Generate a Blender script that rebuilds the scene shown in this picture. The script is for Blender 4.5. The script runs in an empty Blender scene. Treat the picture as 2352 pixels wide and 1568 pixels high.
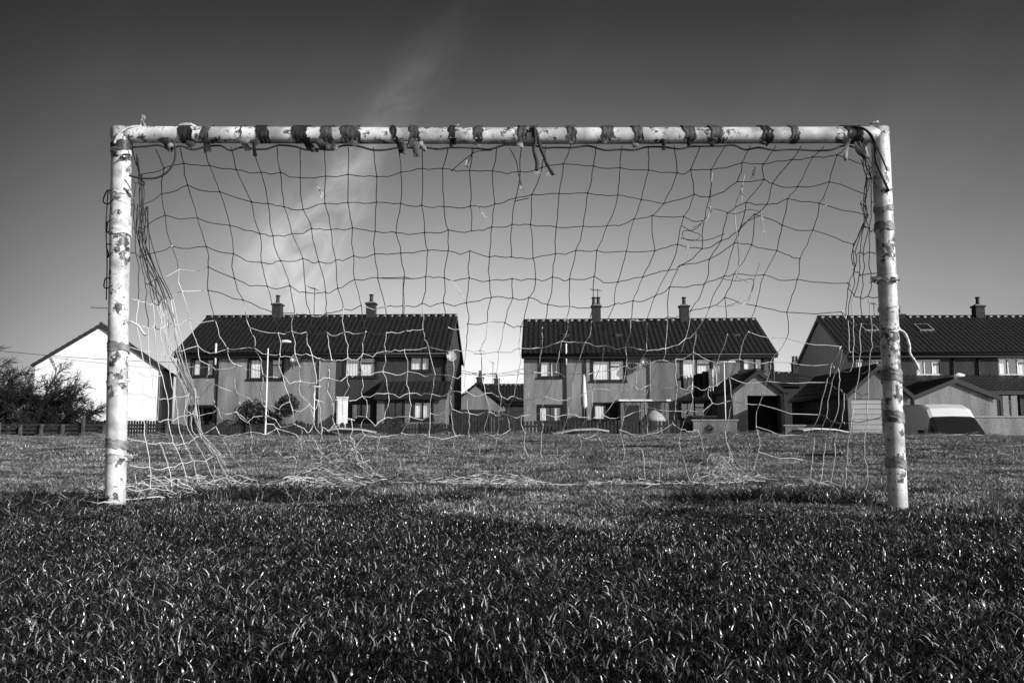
import bpy, math, random
import numpy as np
from mathutils import Vector, Matrix
random.seed(7); np.random.seed(7)
R=random.random
def U(a,b): return a+(b-a)*R()
sc=bpy.context.scene
# ------------------------------------------------------------ camera / survey helpers
F=1829.0; CX=1176.0; CY=784.0; T=math.radians(6.27); CH=0.37
ct,st=math.cos(T),math.sin(T)
cam=bpy.data.cameras.new("camera"); cam.sensor_width=36; cam.lens=28.0; cam.clip_start=0.05; cam.clip_end=3000
co=bpy.data.objects.new("camera",cam); sc.collection.objects.link(co)
co.location=(0,0,CH); co.rotation_euler=(math.pi/2+T,0,0); sc.camera=co
def ray(px,py):
    a=(px-CX)/F; b=(CY-py)/F
    return (a, ct-b*st, st+b*ct)
def P(px,py,d):
    r=ray(px,py); s=d/r[1]
    return Vector((r[0]*s,d,CH+r[2]*s))
def sm(a,b,x):
    t=min(1,max(0,(x-a)/(b-a))); return t*t*(3-2*t)
def gz(x,y):
    z=0.17*sm(5,20,y)
    z+=0.015*math.sin(x*0.9+1.3)*math.cos(y*0.7)+0.01*math.sin(x*2.1+y*1.7)
    z+=0.03*math.sin(x*0.23+0.6)*sm(8,18,y)
    f=sm(22.5,26,y); z=z*(1-f)+(-1.15)*f
    g=sm(34,41,y); z=z*(1-g)+(-0.6)*g
    return z
# ------------------------------------------------------------ materials
def newmat(name):
    m=bpy.data.materials.new(name); m.use_nodes=True
    nt=m.node_tree; b=nt.nodes['Principled BSDF']; return m,nt,b
def g4(v): return (v,v,v,1)
def mat(name,v,rough=0.7,var=0.25,scale=6,bump=0.0,bscale=60,spec=0.3,metal=0,detail=6):
    m,nt,b=newmat(name)
    b.inputs['Roughness'].default_value=rough; b.inputs['Specular IOR Level'].default_value=spec
    b.inputs['Metallic'].default_value=metal
    tc=nt.nodes.new('ShaderNodeTexCoord')
    n=nt.nodes.new('ShaderNodeTexNoise'); n.inputs['Scale'].default_value=scale; n.inputs['Detail'].default_value=detail
    nt.links.new(tc.outputs['Object'],n.inputs['Vector'])
    r=nt.nodes.new('ShaderNodeValToRGB')
    r.color_ramp.elements[0].position=0.3; r.color_ramp.elements[1].position=0.7
    r.color_ramp.elements[0].color=g4(v*(1-var)); r.color_ramp.elements[1].color=g4(min(1,v*(1+var)))
    nt.links.new(n.outputs['Fac'],r.inputs['Fac']); nt.links.new(r.outputs['Color'],b.inputs['Base Color'])
    if bump>0:
        n2=nt.nodes.new('ShaderNodeTexNoise'); n2.inputs['Scale'].default_value=bscale; n2.inputs['Detail'].default_value=4
        nt.links.new(tc.outputs['Object'],n2.inputs['Vector'])
        bp=nt.nodes.new('ShaderNodeBump'); bp.inputs['Strength'].default_value=1; bp.inputs['Distance'].default_value=bump
        nt.links.new(n2.outputs['Fac'],bp.inputs['Height']); nt.links.new(bp.outputs['Normal'],b.inputs['Normal'])
    return m
def wallmat(name,v,lo=.66,hi=1.25,bd=.03):
    m,nt,b=newmat(name); b.inputs['Roughness'].default_value=0.9; b.inputs['Specular IOR Level'].default_value=0.15
    tc=nt.nodes.new('ShaderNodeTexCoord')
    n1=nt.nodes.new('ShaderNodeTexNoise'); n1.inputs['Scale'].default_value=14; n1.inputs['Detail'].default_value=9; n1.inputs['Roughness'].default_value=.75
    nt.links.new(tc.outputs['Object'],n1.inputs['Vector'])
    mp=nt.nodes.new('ShaderNodeMapping'); mp.inputs['Scale'].default_value=(2.2,2.2,0.35)
    nt.links.new(tc.outputs['Object'],mp.inputs['Vector'])
    n2=nt.nodes.new('ShaderNodeTexNoise'); n2.inputs['Scale'].default_value=1.0; n2.inputs['Detail'].default_value=7
    nt.links.new(mp.outputs['Vector'],n2.inputs['Vector'])
    mm=nt.nodes.new('ShaderNodeMath'); mm.operation='ADD'
    nt.links.new(n1.outputs['Fac'],mm.inputs[0]); nt.links.new(n2.outputs['Fac'],mm.inputs[1])
    r=nt.nodes.new('ShaderNodeMapRange'); r.inputs['From Min'].default_value=0.7; r.inputs['From Max'].default_value=1.3
    r.inputs['To Min'].default_value=v*lo; r.inputs['To Max'].default_value=min(0.92,v*hi)
    nt.links.new(mm.outputs[0],r.inputs['Value'])
    nt.links.new(r.outputs[0],b.inputs['Base Color'])
    v3=nt.nodes.new('ShaderNodeTexVoronoi'); v3.inputs['Scale'].default_value=30
    nt.links.new(tc.outputs['Object'],v3.inputs['Vector'])
    bp=nt.nodes.new('ShaderNodeBump'); bp.inputs['Distance'].default_value=bd; bp.inputs['Strength'].default_value=.7
    nt.links.new(v3.outputs['Distance'],bp.inputs['Height']); nt.links.new(bp.outputs['Normal'],b.inputs['Normal'])
    return m
def paintmat(name):
    m,nt,b=newmat(name); b.inputs['Roughness'].default_value=0.42
    tc=nt.nodes.new('ShaderNodeTexCoord')
    n1=nt.nodes.new('ShaderNodeTexNoise'); n1.inputs['Scale'].default_value=30; n1.inputs['Detail'].default_value=8; n1.inputs['Roughness'].default_value=.7
    n2=nt.nodes.new('ShaderNodeTexNoise'); n2.inputs['Scale'].default_value=4.5; n2.inputs['Detail'].default_value=3
    n3=nt.nodes.new('ShaderNodeTexNoise'); n3.inputs['Scale'].default_value=9; n3.inputs['Detail'].default_value=8
    for n in (n1,n2,n3): nt.links.new(tc.outputs['Object'],n.inputs['Vector'])
    a=nt.nodes.new('ShaderNodeMath'); a.operation='MULTIPLY_ADD'; a.inputs[1].default_value=0.8
    nt.links.new(n2.outputs['Fac'],a.inputs[0]); nt.links.new(n1.outputs['Fac'],a.inputs[2])
    r=nt.nodes.new('ShaderNodeValToRGB'); e=r.color_ramp.elements
    e[0].position=0.955/1.8; e[0].color=g4(1); e[1].position=1.03/1.8; e[1].color=g4(0.07)
    q=nt.nodes.new('ShaderNodeMath'); q.operation='DIVIDE'; q.inputs[1].default_value=1.8
    nt.links.new(a.outputs[0],q.inputs[0]); nt.links.new(q.outputs[0],r.inputs['Fac'])
    r2=nt.nodes.new('ShaderNodeMapRange'); r2.inputs['From Min'].default_value=.32; r2.inputs['From Max'].default_value=.66
    r2.inputs['To Min'].default_value=.3; r2.inputs['To Max'].default_value=.88
    nt.links.new(n3.outputs['Fac'],r2.inputs['Value'])
    mx=nt.nodes.new('ShaderNodeMix'); mx.data_type='RGBA'; mx.blend_type='MULTIPLY'; mx.inputs[0].default_value=1
    nt.links.new(r.outputs['Color'],mx.inputs[6]); nt.links.new(r2.outputs[0],mx.inputs[7])
    nt.links.new(mx.outputs[2],b.inputs['Base Color'])
    bp=nt.nodes.new('ShaderNodeBump'); bp.inputs['Distance'].default_value=.002
    nt.links.new(r.outputs['Color'],bp.inputs['Height']); nt.links.new(bp.outputs['Normal'],b.inputs['Normal'])
    return m
def islandmat(name,stops,rough=.4,spec=.5,trans=0.0,patchy=False):
    m,nt,b=newmat(name); b.inputs['Roughness'].default_value=rough; b.inputs['Specular IOR Level'].default_value=spec
    g=nt.nodes.new('ShaderNodeNewGeometry'); r=nt.nodes.new('ShaderNodeValToRGB'); e=r.color_ramp.elements
    while len(e)<len(stops): e.new(0.5)
    for i,(p,v) in enumerate(stops): e[i].position=p; e[i].color=g4(v)
    nt.links.new(g.outputs['Random Per Island'],r.inputs['Fac'])
    col=r.outputs['Color']
    if patchy:
        n=nt.nodes.new('ShaderNodeTexNoise'); n.inputs['Scale'].default_value=1.8; n.inputs['Detail'].default_value=7; n.inputs['Roughness'].default_value=.72
        nt.links.new(g.outputs['Position'],n.inputs['Vector'])
        k=nt.nodes.new('ShaderNodeMapRange'); k.inputs['From Min'].default_value=.38; k.inputs['From Max'].default_value=.62; k.inputs['To Min'].default_value=.25; k.inputs['To Max'].default_value=1.6
        nt.links.new(n.outputs['Fac'],k.inputs['Value'])
        x=nt.nodes.new('ShaderNodeMix'); x.data_type='RGBA'; x.blend_type='MULTIPLY'; x.inputs[0].default_value=1
        nt.links.new(col,x.inputs[6]); nt.links.new(k.outputs[0],x.inputs[7]); col=x.outputs[2]
    nt.links.new(col,b.inputs['Base Color'])
    if trans>0:
        t=nt.nodes.new('ShaderNodeBsdfTranslucent'); nt.links.new(col,t.inputs['Color'])
        mx=nt.nodes.new('ShaderNodeMixShader'); mx.inputs[0].default_value=trans
        out=nt.nodes['Material Output']
        nt.links.new(b.outputs[0],mx.inputs[1]); nt.links.new(t.outputs[0],mx.inputs[2]); nt.links.new(mx.outputs[0],out.inputs[0])
    return m
def glassmat():
    m=bpy.data.materials.new("window_glass"); m.use_nodes=True; nt=m.node_tree; nt.nodes.clear()
    o=nt.nodes.new('ShaderNodeOutputMaterial'); t=nt.nodes.new('ShaderNodeBsdfTransparent'); t.inputs[0].default_value=g4(.95)
    g=nt.nodes.new('ShaderNodeBsdfGlossy'); g.inputs['Roughness'].default_value=.03
    mx=nt.nodes.new('ShaderNodeMixShader'); mx.inputs[0].default_value=.1
    nt.links.new(t.outputs[0],mx.inputs[1]); nt.links.new(g.outputs[0],mx.inputs[2]); nt.links.new(mx.outputs[0],o.inputs[0])
    return m
M_light=wallmat("pebbledash_light",.27,.5,1.45); M_mid=wallmat("pebbledash_mid",.18,.5,1.45); M_dark=wallmat("pebbledash_dark",.055)
M_white=wallmat("white_render",.8,.86,1.02,.006)
M_tile=mat("roof_tile",.022,.33,.5,9,.004,80,.8)
M_tile2=mat("roof_tile_grey",.04,.6,.5,9,.004,80,.4)
M_frame=mat("dark_frame",.02,.5,.2); M_framew=mat("white_frame",.8,.4,.08)
M_curt=mat("curtain",.85,.9,.15,3); M_dk=mat("dark_interior",.01,.9,.3); M_glass=glassmat()
M_brick=mat("chimney_brick",.04,.9,.4,10,.01,30); M_pot=mat("chimney_pot",.05,.8,.3)
M_metal=mat("aerial_metal",.1,.4,.2,metal=.5); M_grey=mat("grey_plastic",.35,.5,.1); M_wood=mat("fence_wood",.03,.85,.6,5,.004,40)
M_woodg=mat("weathered_wood",.07,.85,.5,5,.004,40)
M_paint=paintmat("chipped_white_paint"); M_tape=mat("grey_tape",.075,.5,.6,30,.003,60,.4); M_taped=mat("dark_tape",.03,.45,.6,30,.004,50,.4)
M_tapel=mat("pale_tape",.5,.5,.4,30,.003,60); M_tapeg=mat("worn_grey_tape",.22,.5,.6,25,.003,60)
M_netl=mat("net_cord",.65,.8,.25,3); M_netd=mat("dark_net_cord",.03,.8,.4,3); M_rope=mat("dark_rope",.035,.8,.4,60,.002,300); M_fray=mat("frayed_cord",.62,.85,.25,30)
M_soil=mat("field_soil",.012,.95,.6,7,.02,30,.1)
M_asph=mat("asphalt",.05,.9,.3,20,.003,200); M_conc=mat("concrete",.3,.85,.2,8,.003,100); M_mark=mat("road_paint",.7,.7,.1)
M_carw=mat("white_car_paint",.85,.25,.03,spec=.6); M_carg=mat("silver_car_paint",.5,.25,.03,spec=.6); M_carglass=mat("car_glass",.02,.06,.1,spec=.8)
M_tyre=mat("tyre",.02,.8,.2); M_bark=mat("bark",.02,.9,.5,12)
M_leaf=islandmat("dark_leaves",[(0,.01),(.6,.025),(1,.06)],.5,.4)
M_blade=islandmat("grass_blade",[(0,.006),(.55,.018),(.8,.05),(.92,.24),(1,.7)],.27,.65,.12,True)
M_blade2=islandmat("bright_grass_blade",[(0,.02),(.4,.08),(.66,.27),(.86,.6),(1,.85)],.34,.6,.2,True)  # brighter blades behind the goal: shading from dim foreground put into blade colour
# ------------------------------------------------------------ mesh builder
class MB:
    def __init__(s): s.v=[]; s.f=[]; s.m=[]; s.mats=[]; s.sm=[]
    def mi(s,m):
        if m not in s.mats: s.mats.append(m)
        return s.mats.index(m)
    def poly(s,pts,m,smooth=False):
        n=len(s.v); s.v+= [tuple(p) for p in pts]; s.f.append(tuple(range(n,n+len(pts)))); s.m.append(s.mi(m)); s.sm.append(smooth)
    def box(s,a,b,m,mat4=None):
        x0,y0,z0=a; x1,y1,z1=b
        c=[Vector(p) for p in ((x0,y0,z0),(x1,y0,z0),(x1,y1,z0),(x0,y1,z0),(x0,y0,z1),(x1,y0,z1),(x1,y1,z1),(x0,y1,z1))]
        if mat4: c=[mat4@p for p in c]
        n=len(s.v); s.v+=[tuple(p) for p in c]
        for f in ((0,3,2,1),(4,5,6,7),(0,1,5,4),(1,2,6,5),(2,3,7,6),(3,0,4,7)):
            s.f.append(tuple(n+i for i in f)); s.m.append(s.mi(m)); s.sm.append(False)
    def grid(s,rows,m,smooth=True):
        n=len(s.v); w=len(rows[0])
        for r in rows: s.v+=[tuple(p) for p in r]
        k=s.mi(m)
        for i in range(len(rows)-1):
            for j in range(w-1):
                a=n+i*w+j; s.f.append((a,a+1,a+w+1,a+w)); s.m.append(k); s.sm.append(smooth)
    def tube(s,pts,r,m,n=5,cap=True,wob=0):
        pts=[Vector(p) for p in pts]; N=len(pts)
        if N<2: return
        rad=r if isinstance(r,(list,tuple)) else [r]*N
        base=len(s.v); up=None; k=s.mi(m)
        for i,p in enumerate(pts):
            d=(pts[min(i+1,N-1)]-pts[max(i-1,0)])
            if d.length<1e-9: d=Vector((0,0,1))
            d.normalize()
            if up is None:
                up=Vector((0,0,1)) if abs(d.z)<.9 else Vector((1,0,0))
            a=d.cross(up)
            if a.length<1e-6: a=d.orthogonal()
            a.normalize(); b2=a.cross(d); b2.normalize(); up=b2
            for j in range(n):
                t=2*math.pi*j/n; rr=rad[i]*(1+(U(-wob,wob) if wob else 0))
                s.v.append(tuple(p+a*math.cos(t)*rr+b2*math.sin(t)*rr))
        for i in range(N-1):
            for j in range(n):
                a=base+i*n+j; b3=base+i*n+(j+1)%n
                s.f.append((a,b3,b3+n,a+n)); s.m.append(k); s.sm.append(n>4)
        if cap:
            s.f.append(tuple(base+j for j in range(n))[::-1]); s.m.append(k); s.sm.append(False)
            s.f.append(tuple(base+(N-1)*n+j for j in range(n))); s.m.append(k); s.sm.append(False)
    def obj(s,name,parent=None,loc=None,rotz=0):
        me=bpy.data.meshes.new(name); me.from_pydata(s.v,[],s.f)
        for m in s.mats: me.materials.append(m)
        if s.f:
            me.polygons.foreach_set('material_index',s.m); me.polygons.foreach_set('use_smooth',s.sm)
        me.update()
        o=bpy.data.objects.new(name,me); sc.collection.objects.link(o)
        if parent: o.parent=parent
        if loc is not None: o.location=loc
        o.rotation_euler[2]=rotz
        return o
def empty(name,loc=(0,0,0),rz=0):
    e=bpy.data.objects.new(name,None); e.empty_display_size=.3; sc.collection.objects.link(e); e.location=loc; e.rotation_euler[2]=rz; return e
# ------------------------------------------------------------ ground
ys=list(np.arange(-6,30,.35))+list(np.arange(30,46,1.))+[50,60,80,120,200,400,900]
xs=[-600,-250,-120,-70,-45]+list(np.arange(-32,32.1,.5))+[45,70,120,250,600]
ys=[-300,-100,-40,-20,-10]+ys
mb=MB(); mb.grid([[(x,y,gz(x,y)) for x in xs] for y in ys],M_soil); mb.obj("ground")
mb=MB()
mb.box((-120,27.2,-1.3),(120,33.2,-1.140),M_asph)
for i in range(-20,20): mb.box((i*4.0,30.15,-1.14),(i*4.0+2,30.27,-1.136),M_mark)
mb.obj("road")
mb=MB(); mb.box((-120,33.3,-1.3),(120,34.9,-1.03),M_conc); mb.box((-120,33.17,-1.3),(120,33.3,-1.02),M_conc); mb.obj("pavement")
# ------------------------------------------------------------ grass
def patch(nb,rad,hs,seed,m,wk=1.0,lean=1.0):
    rs=np.random.RandomState(seed); V=[];Fc=[]
    cen=rs.rand(26,2)*2*rad-rad
    for k in range(nb):
        r=rad*math.sqrt(rs.rand())*(.75+.25*rs.rand()); a=rs.rand()*2*math.pi; x=r*math.cos(a); y=r*math.sin(a)
        dm=np.min(np.hypot(cen[:,0]-x,cen[:,1]-y)); cl=math.exp(-(dm/.05)**2)
        h=hs*(.4+.75*rs.rand())*(.75+.7*cl); w=(.0007+.0009*rs.rand())*wk
        t=rs.rand()*2*math.pi; ln=h*(.2+1.1*rs.rand()**1.2)*lean
        if rs.rand()<.12: ln=h*1.6; h*=.45
        th=t+rs.normal()*.9; dx,dy=math.cos(t),math.sin(t); sx,sy=-math.sin(th),math.cos(th)
        n=len(V)
        for q,ww in ((0,1),(.4,.95),(.75,.65)):
            cx=x+dx*ln*q*q; cy=y+dy*ln*q*q; z=h*(q-.25*q*q)-.004
            V.append((cx-sx*w*ww,cy-sy*w*ww,z)); V.append((cx+sx*w*ww,cy+sy*w*ww,z))
        V.append((x+dx*ln,y+dy*ln,h*.72-.004))
        Fc+=[(n,n+1,n+3,n+2),(n+2,n+3,n+5,n+4),(n+4,n+5,n+6)]
    me=bpy.data.meshes.new("grass_patch"); me.from_pydata(V,[],Fc); me.materials.append(m)
    me.polygons.foreach_set('use_smooth',[True]*len(Fc)); return me
PA=[patch(8500,.5,.027,i+1,M_blade) for i in range(5)]
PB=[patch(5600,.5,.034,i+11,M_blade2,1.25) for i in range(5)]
ge=empty("grass")
def addp(x,y,s=1,sz=1,me=None):
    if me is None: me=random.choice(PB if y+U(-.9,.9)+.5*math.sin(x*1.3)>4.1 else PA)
    o=bpy.data.objects.new("grass_clump",me); sc.collection.objects.link(o); o.parent=ge
    o.location=(x,y,gz(x,y)); o.scale=(s,s,sz); o.rotation_euler=(math.atan2(gz(x,y+.3)-gz(x,y-.3),.6),0,R()*6.28)
y=.4
while y<9:
    w=.75*y+1.3; x=-w
    while x<w:
        sz=.75+.6*(.5+.5*math.sin(x*1.7+y*1.1)*math.sin(y*2.3-x*.6))+U(-.15,.25)
        addp(x+U(-.1,.1),y+U(-.1,.1),1,sz); x+=.42
    y+=.42
while y<24.5:
    w=.72*y+2; x=-w
    while x<w:
        addp(x+U(-.2,.2),y+U(-.2,.2),1.7,U(.8,1.9)); x+=.85
    y+=.7
tuft=patch(1300,.2,.07,31,M_blade)
LB=P(267,1160,3.8); RB=P(2062,1150,3.8)
for (x,y,s,z) in ((LB.x-.15,LB.y+.15,1.2,1),(LB.x-.5,LB.y+.1,1.4,1),(LB.x-.3,LB.y-.1,1.4,.7),(RB.x-.2,RB.y+.3,1.3,1.5),(RB.x-.45,RB.y+.4,1.4,1.5),(RB.x-.75,RB.y+.45,1.3,1.2),(-1.35,4.6,1.6,1.3),(-1.6,4.3,1.4,1.4),(-1.2,4.3,1.4,1.1),(-1.0,4.5,1.3,1)):
    addp(x,y,s,z,tuft)
# ------------------------------------------------------------ football goal
goal=empty("football_goal",(0,3.8,0))
def gobj(mb,name):
    o=mb.obj(name,goal); o.location=(0,-3.8,0); return o
LT=P(280,296,3.8); RT=P(2020,296,3.8)
def post(name,a,b,r):
    mb=MB(); a=a.copy(); a.z-=.12
    n=26; pts=[a.lerp(b,i/n) for i in range(n+1)]
    mb.tube(pts,r,M_paint,24); gobj(mb,name)
post("left_post",LB,LT,.046); post("right_post",RB,RT,.043)
BL=P(262,309,3.8); BR=P(2034,310,3.8)
mb=MB(); mb.tube([BL.lerp(BR,i/40)+Vector((0,0,-.006*math.sin(math.pi*i/40))) for i in range(41)],.0405,M_paint,24); gobj(mb,"crossbar")
def band(mb,a,b,r,m,n=20):
    ax=(b-a); L=ax.length; d=ax.normalized(); u=d.orthogonal().normalized(); w=d.cross(u)
    k=max(3,int(L/.008)); rows=[]
    sk=U(-.014,.014); e0=[U(0,.007) for _ in range(n)]; e1=[U(0,.007) for _ in range(n)]
    for i in range(k+1):
        row=[]
        for j in range(n+1):
            jj=j%n; t=2*math.pi*jj/n; q=i/k
            rr=r+.0015+.0018*math.sin(i*2.1+jj*.8)+U(0,.0014)
            p=a+d*(q*L+sk*math.cos(t)+e0[jj]*(1-q)*2-e1[jj]*q*2)
            row.append(p+u*math.cos(t)*rr+w*math.sin(t)*rr)
        rows.append(row)
    mb.grid(rows,m)
def xbar(px): return BL.lerp(BR,(px-262)/(2034-262))
mb=MB()
bands=[(412,447,1),(468,492,0),(556,566,0),(588,622,1),(674,716,1),(738,772,0),(783,831,0),(896,914,1),(938,966,0),(1030,1052,1),(1089,1115,0),(1189,1212,0),(1216,1236,0),(1299,1325,0),(1378,1410,0),(1446,1472,0),(1563,1592,0),(1624,1653,0),(1740,1768,1),(1806,1830,0),(1932,1975,1)]
for a,b,k in bands: band(mb,xbar(a),xbar(b),.0425,M_taped if k else M_tape)
gobj(mb,"crossbar_tape")
def lp(py): return P(280-13*(py-296)/864,py,3.8)
def rp(py): return P(2020+42*(py-296)/854,py,3.8)
mb=MB()
for a,b,m in ((322,352,M_taped),(436,452,M_tapel),(495,545,M_tapel),(786,812,M_tapeg),(868,884,M_tapel),(1008,1034,M_tapeg),(1038,1062,M_tapel)):
    band(mb,lp(a),lp(b),.048,m)
for a,b,m in ((470,490,M_tapeg),(512,536,M_tapeg),(628,654,M_tapel),(700,716,M_tapel),(750,764,M_tapel),(848,882,M_tapeg),(944,978,M_tapeg),(1050,1078,M_tapeg)):
    band(mb,rp(a),rp(b),.045,m)
gobj(mb,"post_tape")
mb=MB()
def flap(p,dx,dz,w,m):
    rows=[];n=6;ph=U(0,6)
    for i in range(n+1):
        q=i/n; c=Vector(p)+Vector((dx*q,-.01-.02*math.sin(q*3+ph),dz*q)); ww=w*(1-.45*q)*(1+.25*math.sin(q*7+ph))
        rows.append([c+Vector((-ww/2,.008*math.sin(ph+q*5),U(-.006,.006))),c+Vector((0,-.008,0)),c+Vector((ww/2,.01*math.cos(ph+q*4),U(-.008,.008)))])
    mb.grid(rows,m)
for px,py,dx,dz,w,m in ((380,322,.03,-.06,.05,M_tape),(395,330,.0,-.05,.03,M_tapeg),(560,320,.03,-.06,.06,M_tapeg),(590,325,.0,-.08,.03,M_taped),(480,322,-.01,-.06,.05,M_tape),(435,322,.02,-.05,.05,M_taped),(700,322,.05,-.06,.06,M_taped),(725,322,.05,-.055,.06,M_tape),(745,325,.03,-.055,.05,M_tape),(760,322,.02,-.05,.04,M_tape),(810,322,.01,-.04,.05,M_tape),(915,325,.02,-.06,.04,M_taped),(930,325,.0,-.075,.03,M_tape),(950,322,.02,-.095,.05,M_tape),(965,325,.03,-.06,.03,M_tapeg),(1040,322,.0,-.035,.04,M_taped),(1100,322,-.01,-.035,.04,M_tape),(1195,322,0,-.04,.04,M_tapeg),(1310,322,.01,-.03,.03,M_tape),(1390,322,-.01,-.03,.03,M_tape),(1460,324,0,-.04,.04,M_tape),(1520,322,.005,-.055,.03,M_taped),(1580,322,.01,-.03,.03,M_tape),(1632,322,.01,-.035,.04,M_tape),(1755,322,.01,-.035,.03,M_taped),(1943,322,0,-.10,.03,M_tapeg),(1970,325,.02,-.10,.045,M_taped),(1985,330,.01,-.08,.04,M_tapeg)):
    flap(P(px,py,3.76),dx,dz,w,m)
for px,py,dx,dz,w,m in ((292,1045,.03,-.02,.04,M_tapel),(2012,636,-.03,-.03,.05,M_tape),(2050,636,.02,-.02,.04,M_tapel),(296,436,.015,-.04,.03,M_tapel),(2000,290,.02,.02,.04,M_tapel),(264,880,.01,-.06,.04,M_tapel),(290,352,.0,-.03,.04,M_taped),(272,340,-.01,-.05,.05,M_tape),(2045,955,.02,-.03,.03,M_tapeg)):
    flap(P(px,py,3.745),dx,dz,w,m)
for a,b in ((410,450),(430,446)):
    pts=[xbar(a+(b-a)*i/8)+Vector((0,-.01,.036+.012*math.sin(math.pi*i/8))) for i in range(9)]
    mb.tube(pts,.008,M_tapel,6)
gobj(mb,"tape_scraps")
# ropes
mb=MB()
def cr(pts,n=6):
    pts=[Vector(p) for p in pts]; out=[]
    for i in range(len(pts)-1):
        p0=pts[max(i-1,0)];p1=pts[i];p2=pts[i+1];p3=pts[min(i+2,len(pts)-1)]
        for k in range(n):
            t=k/n; out.append(.5*((2*p1)+(p2-p0)*t+(2*p0-5*p1+4*p2-p3)*t*t+(3*p1-p0-3*p2+p3)*t**3))
    out.append(pts[-1]); return out
def ip(l,d=3.8): return [P(a,b,(c[0] if c else d)) for a,b,*c in l]
edge=[]
x=300
while x<2005:
    edge.append((x,336+U(-3,10)+(4 if 850<x<1000 else 0),3.8+U(-.01,.02))); x+=U(22,40)
mb.tube(cr(ip(edge),3),.005,M_rope,5)
mb.tube(cr(ip([(297,404),(330,410),(362,408),(388,392),(402,365),(402,338),(395,322)],3.75)),.005,M_rope,5)
mb.tube(cr(ip([(1960,290,3.76),(1990,300,3.74),(2008,330,3.74),(2012,370,3.74),(2028,410,3.745),(2042,440,3.75)],3.75)),.006,M_rope,6)
mb.tube(cr(ip([(1975,292,3.75),(2000,308,3.73),(2018,345,3.73),(2038,392,3.74)],3.75)),.004,M_rope,5)
mb.tube(cr(ip([(262,330,3.75),(275,305,3.74),(300,292,3.76),(325,290,3.78)],3.75)),.006,M_tapel,6)
for pts,r in (([(1226,290),(1230,320),(1226,345),(1233,370),(1233,392)],.009),([(1232,300),(1240,335),(1250,360),(1255,375),(1272,402)],.008)):
    mb.tube(cr(ip(pts,3.745)),r,M_rope,6,wob=.2)
for cx,cy in ((1233,388),(1262,392)):
    for k in range(12):
        mb.tube(ip([(cx,cy),(cx+U(-6,8),cy+U(3,8)),(cx+U(-10,16),cy+U(6,14))],3.745),.0012,M_fray,3)
for yy in (455,520,575,650):
    c=lp(yy); mb.tube(cr([c+Vector((-.02,-.045,.02)),c+Vector((-.05,-.03,.02+U(-.01,.01))),c+Vector((-.085+U(-.01,.025),0,.012)),c+Vector((-.085+U(-.01,.025),.01,-.015)),c+Vector((-.05,-.02,-.025+U(-.02,.01))),c+Vector((-.01,-.048,-.02))]),.0032,M_rope,5)
mb.tube(cr([lp(440)+Vector((-.052,-.02,0)),lp(520)+Vector((-.06,-.02,0)),lp(600)+Vector((-.052,-.02,0)),lp(690)+Vector((-.055,-.015,0))]),.003,M_rope,4)
mb.tube(cr(ip([(2063,756),(2078,765),(2088,790),(2090,812),(2102,830),(2110,848)],3.78)),.006,M_fray,6,wob=.2)
mb.tube(cr(ip([(300,738),(318,748),(330,765),(338,772)],3.8)),.005,M_fray,5,wob=.2)
for cx,cy,ex,ey,n in ((330,292,330,266,9),(325,292,328,272,6),(2003,290,1998,284,6),(2108,842,2108,852,6),(338,770,325,768,5),(1045,292,1050,286,6)):
    for k in range(n):
        mb.tube(ip([(cx+U(-5,5),cy),((cx+ex)/2+U(-4,4),(cy+ey)/2),(ex+U(-5,5),ey+U(-3,3))],3.78),.0014,M_fray,3)
gobj(mb,"ropes")
# net ---------------------------------------------------------------
NV=14
DEP=[3.83,4.0,4.16,4.34,4.54,4.76,5.0,5.3]
cols=[(0,[(305,345),(318,470),(340,580),(365,690),(395,800),(430,900),(470,1000),(525,1100)]),
(.05,[(385,342),(400,425),(430,545),(456,670),(485,785),(510,885),(540,990),(575,1096)]),
(.13,[(525,338),(562,470),(600,595),(625,712),(645,818),(665,915),(680,1010),(690,1088)]),
(.22,[(668,338),(690,478),(712,602),(728,718),(740,826),(750,925),(755,1015),(735,1085)]),
(.30,[(800,338),(800,467),(818,588),(825,702),(830,810),(835,908),(835,1000),(790,1075)]),
(.44,[(1040,337),(1035,465),(1038,584),(1042,697),(1045,800),(1048,905),(1048,998),(1040,1088)]),
(.60,[(1310,335),(1290,455),(1275,578),(1255,695),(1235,800),(1215,905),(1200,998),(1200,1090)]),
(.765,[(1605,335),(1580,455),(1545,575),(1510,685),(1480,795),(1450,900),(1430,992),(1440,1080)]),
(.90,[(1840,335),(1795,405),(1740,510),(1690,625),(1665,755),(1640,875),(1615,985),(1620,1070)]),
(.96,[(1935,337),(1895,415),(1850,530),(1800,650),(1765,775),(1735,885),(1715,990),(1700,1078)]),
(1,[(1992,345),(1988,440),(1974,550),(1950,670),(1925,790),(1895,890),(1865,990),(1830,1098)])]
def colpt(c,v):
    f=v*7; i=min(6,int(f)); t=f-i
    def g(k,q):
        k=max(0,min(7,k)); return (DEP[k] if q==2 else c[k][q])
    out=[]
    for q in range(3):
        a,b2,c2,d2=g(i-1,q),g(i,q),g(i+1,q),g(i+2,q)
        out.append(.5*(2*b2+(c2-a)*t+(2*a-5*b2+4*c2-d2)*t*t+(3*b2-a-3*c2+d2)*t**3))
    return out
us=np.array([c[0] for c in cols])
def netpt(u,v):
    cp=[colpt(c[1],v) for c in cols]
    return [float(np.interp(u,us,[p[q] for p in cp])) for q in range(3)]
NU=30
def noise1(a,b): return math.sin(a*1.7+b*2.3)*.6+math.sin(a*.9-b*1.4+2)*.6
G=[[None]*(NU+1) for _ in range(NV+1)]
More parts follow.
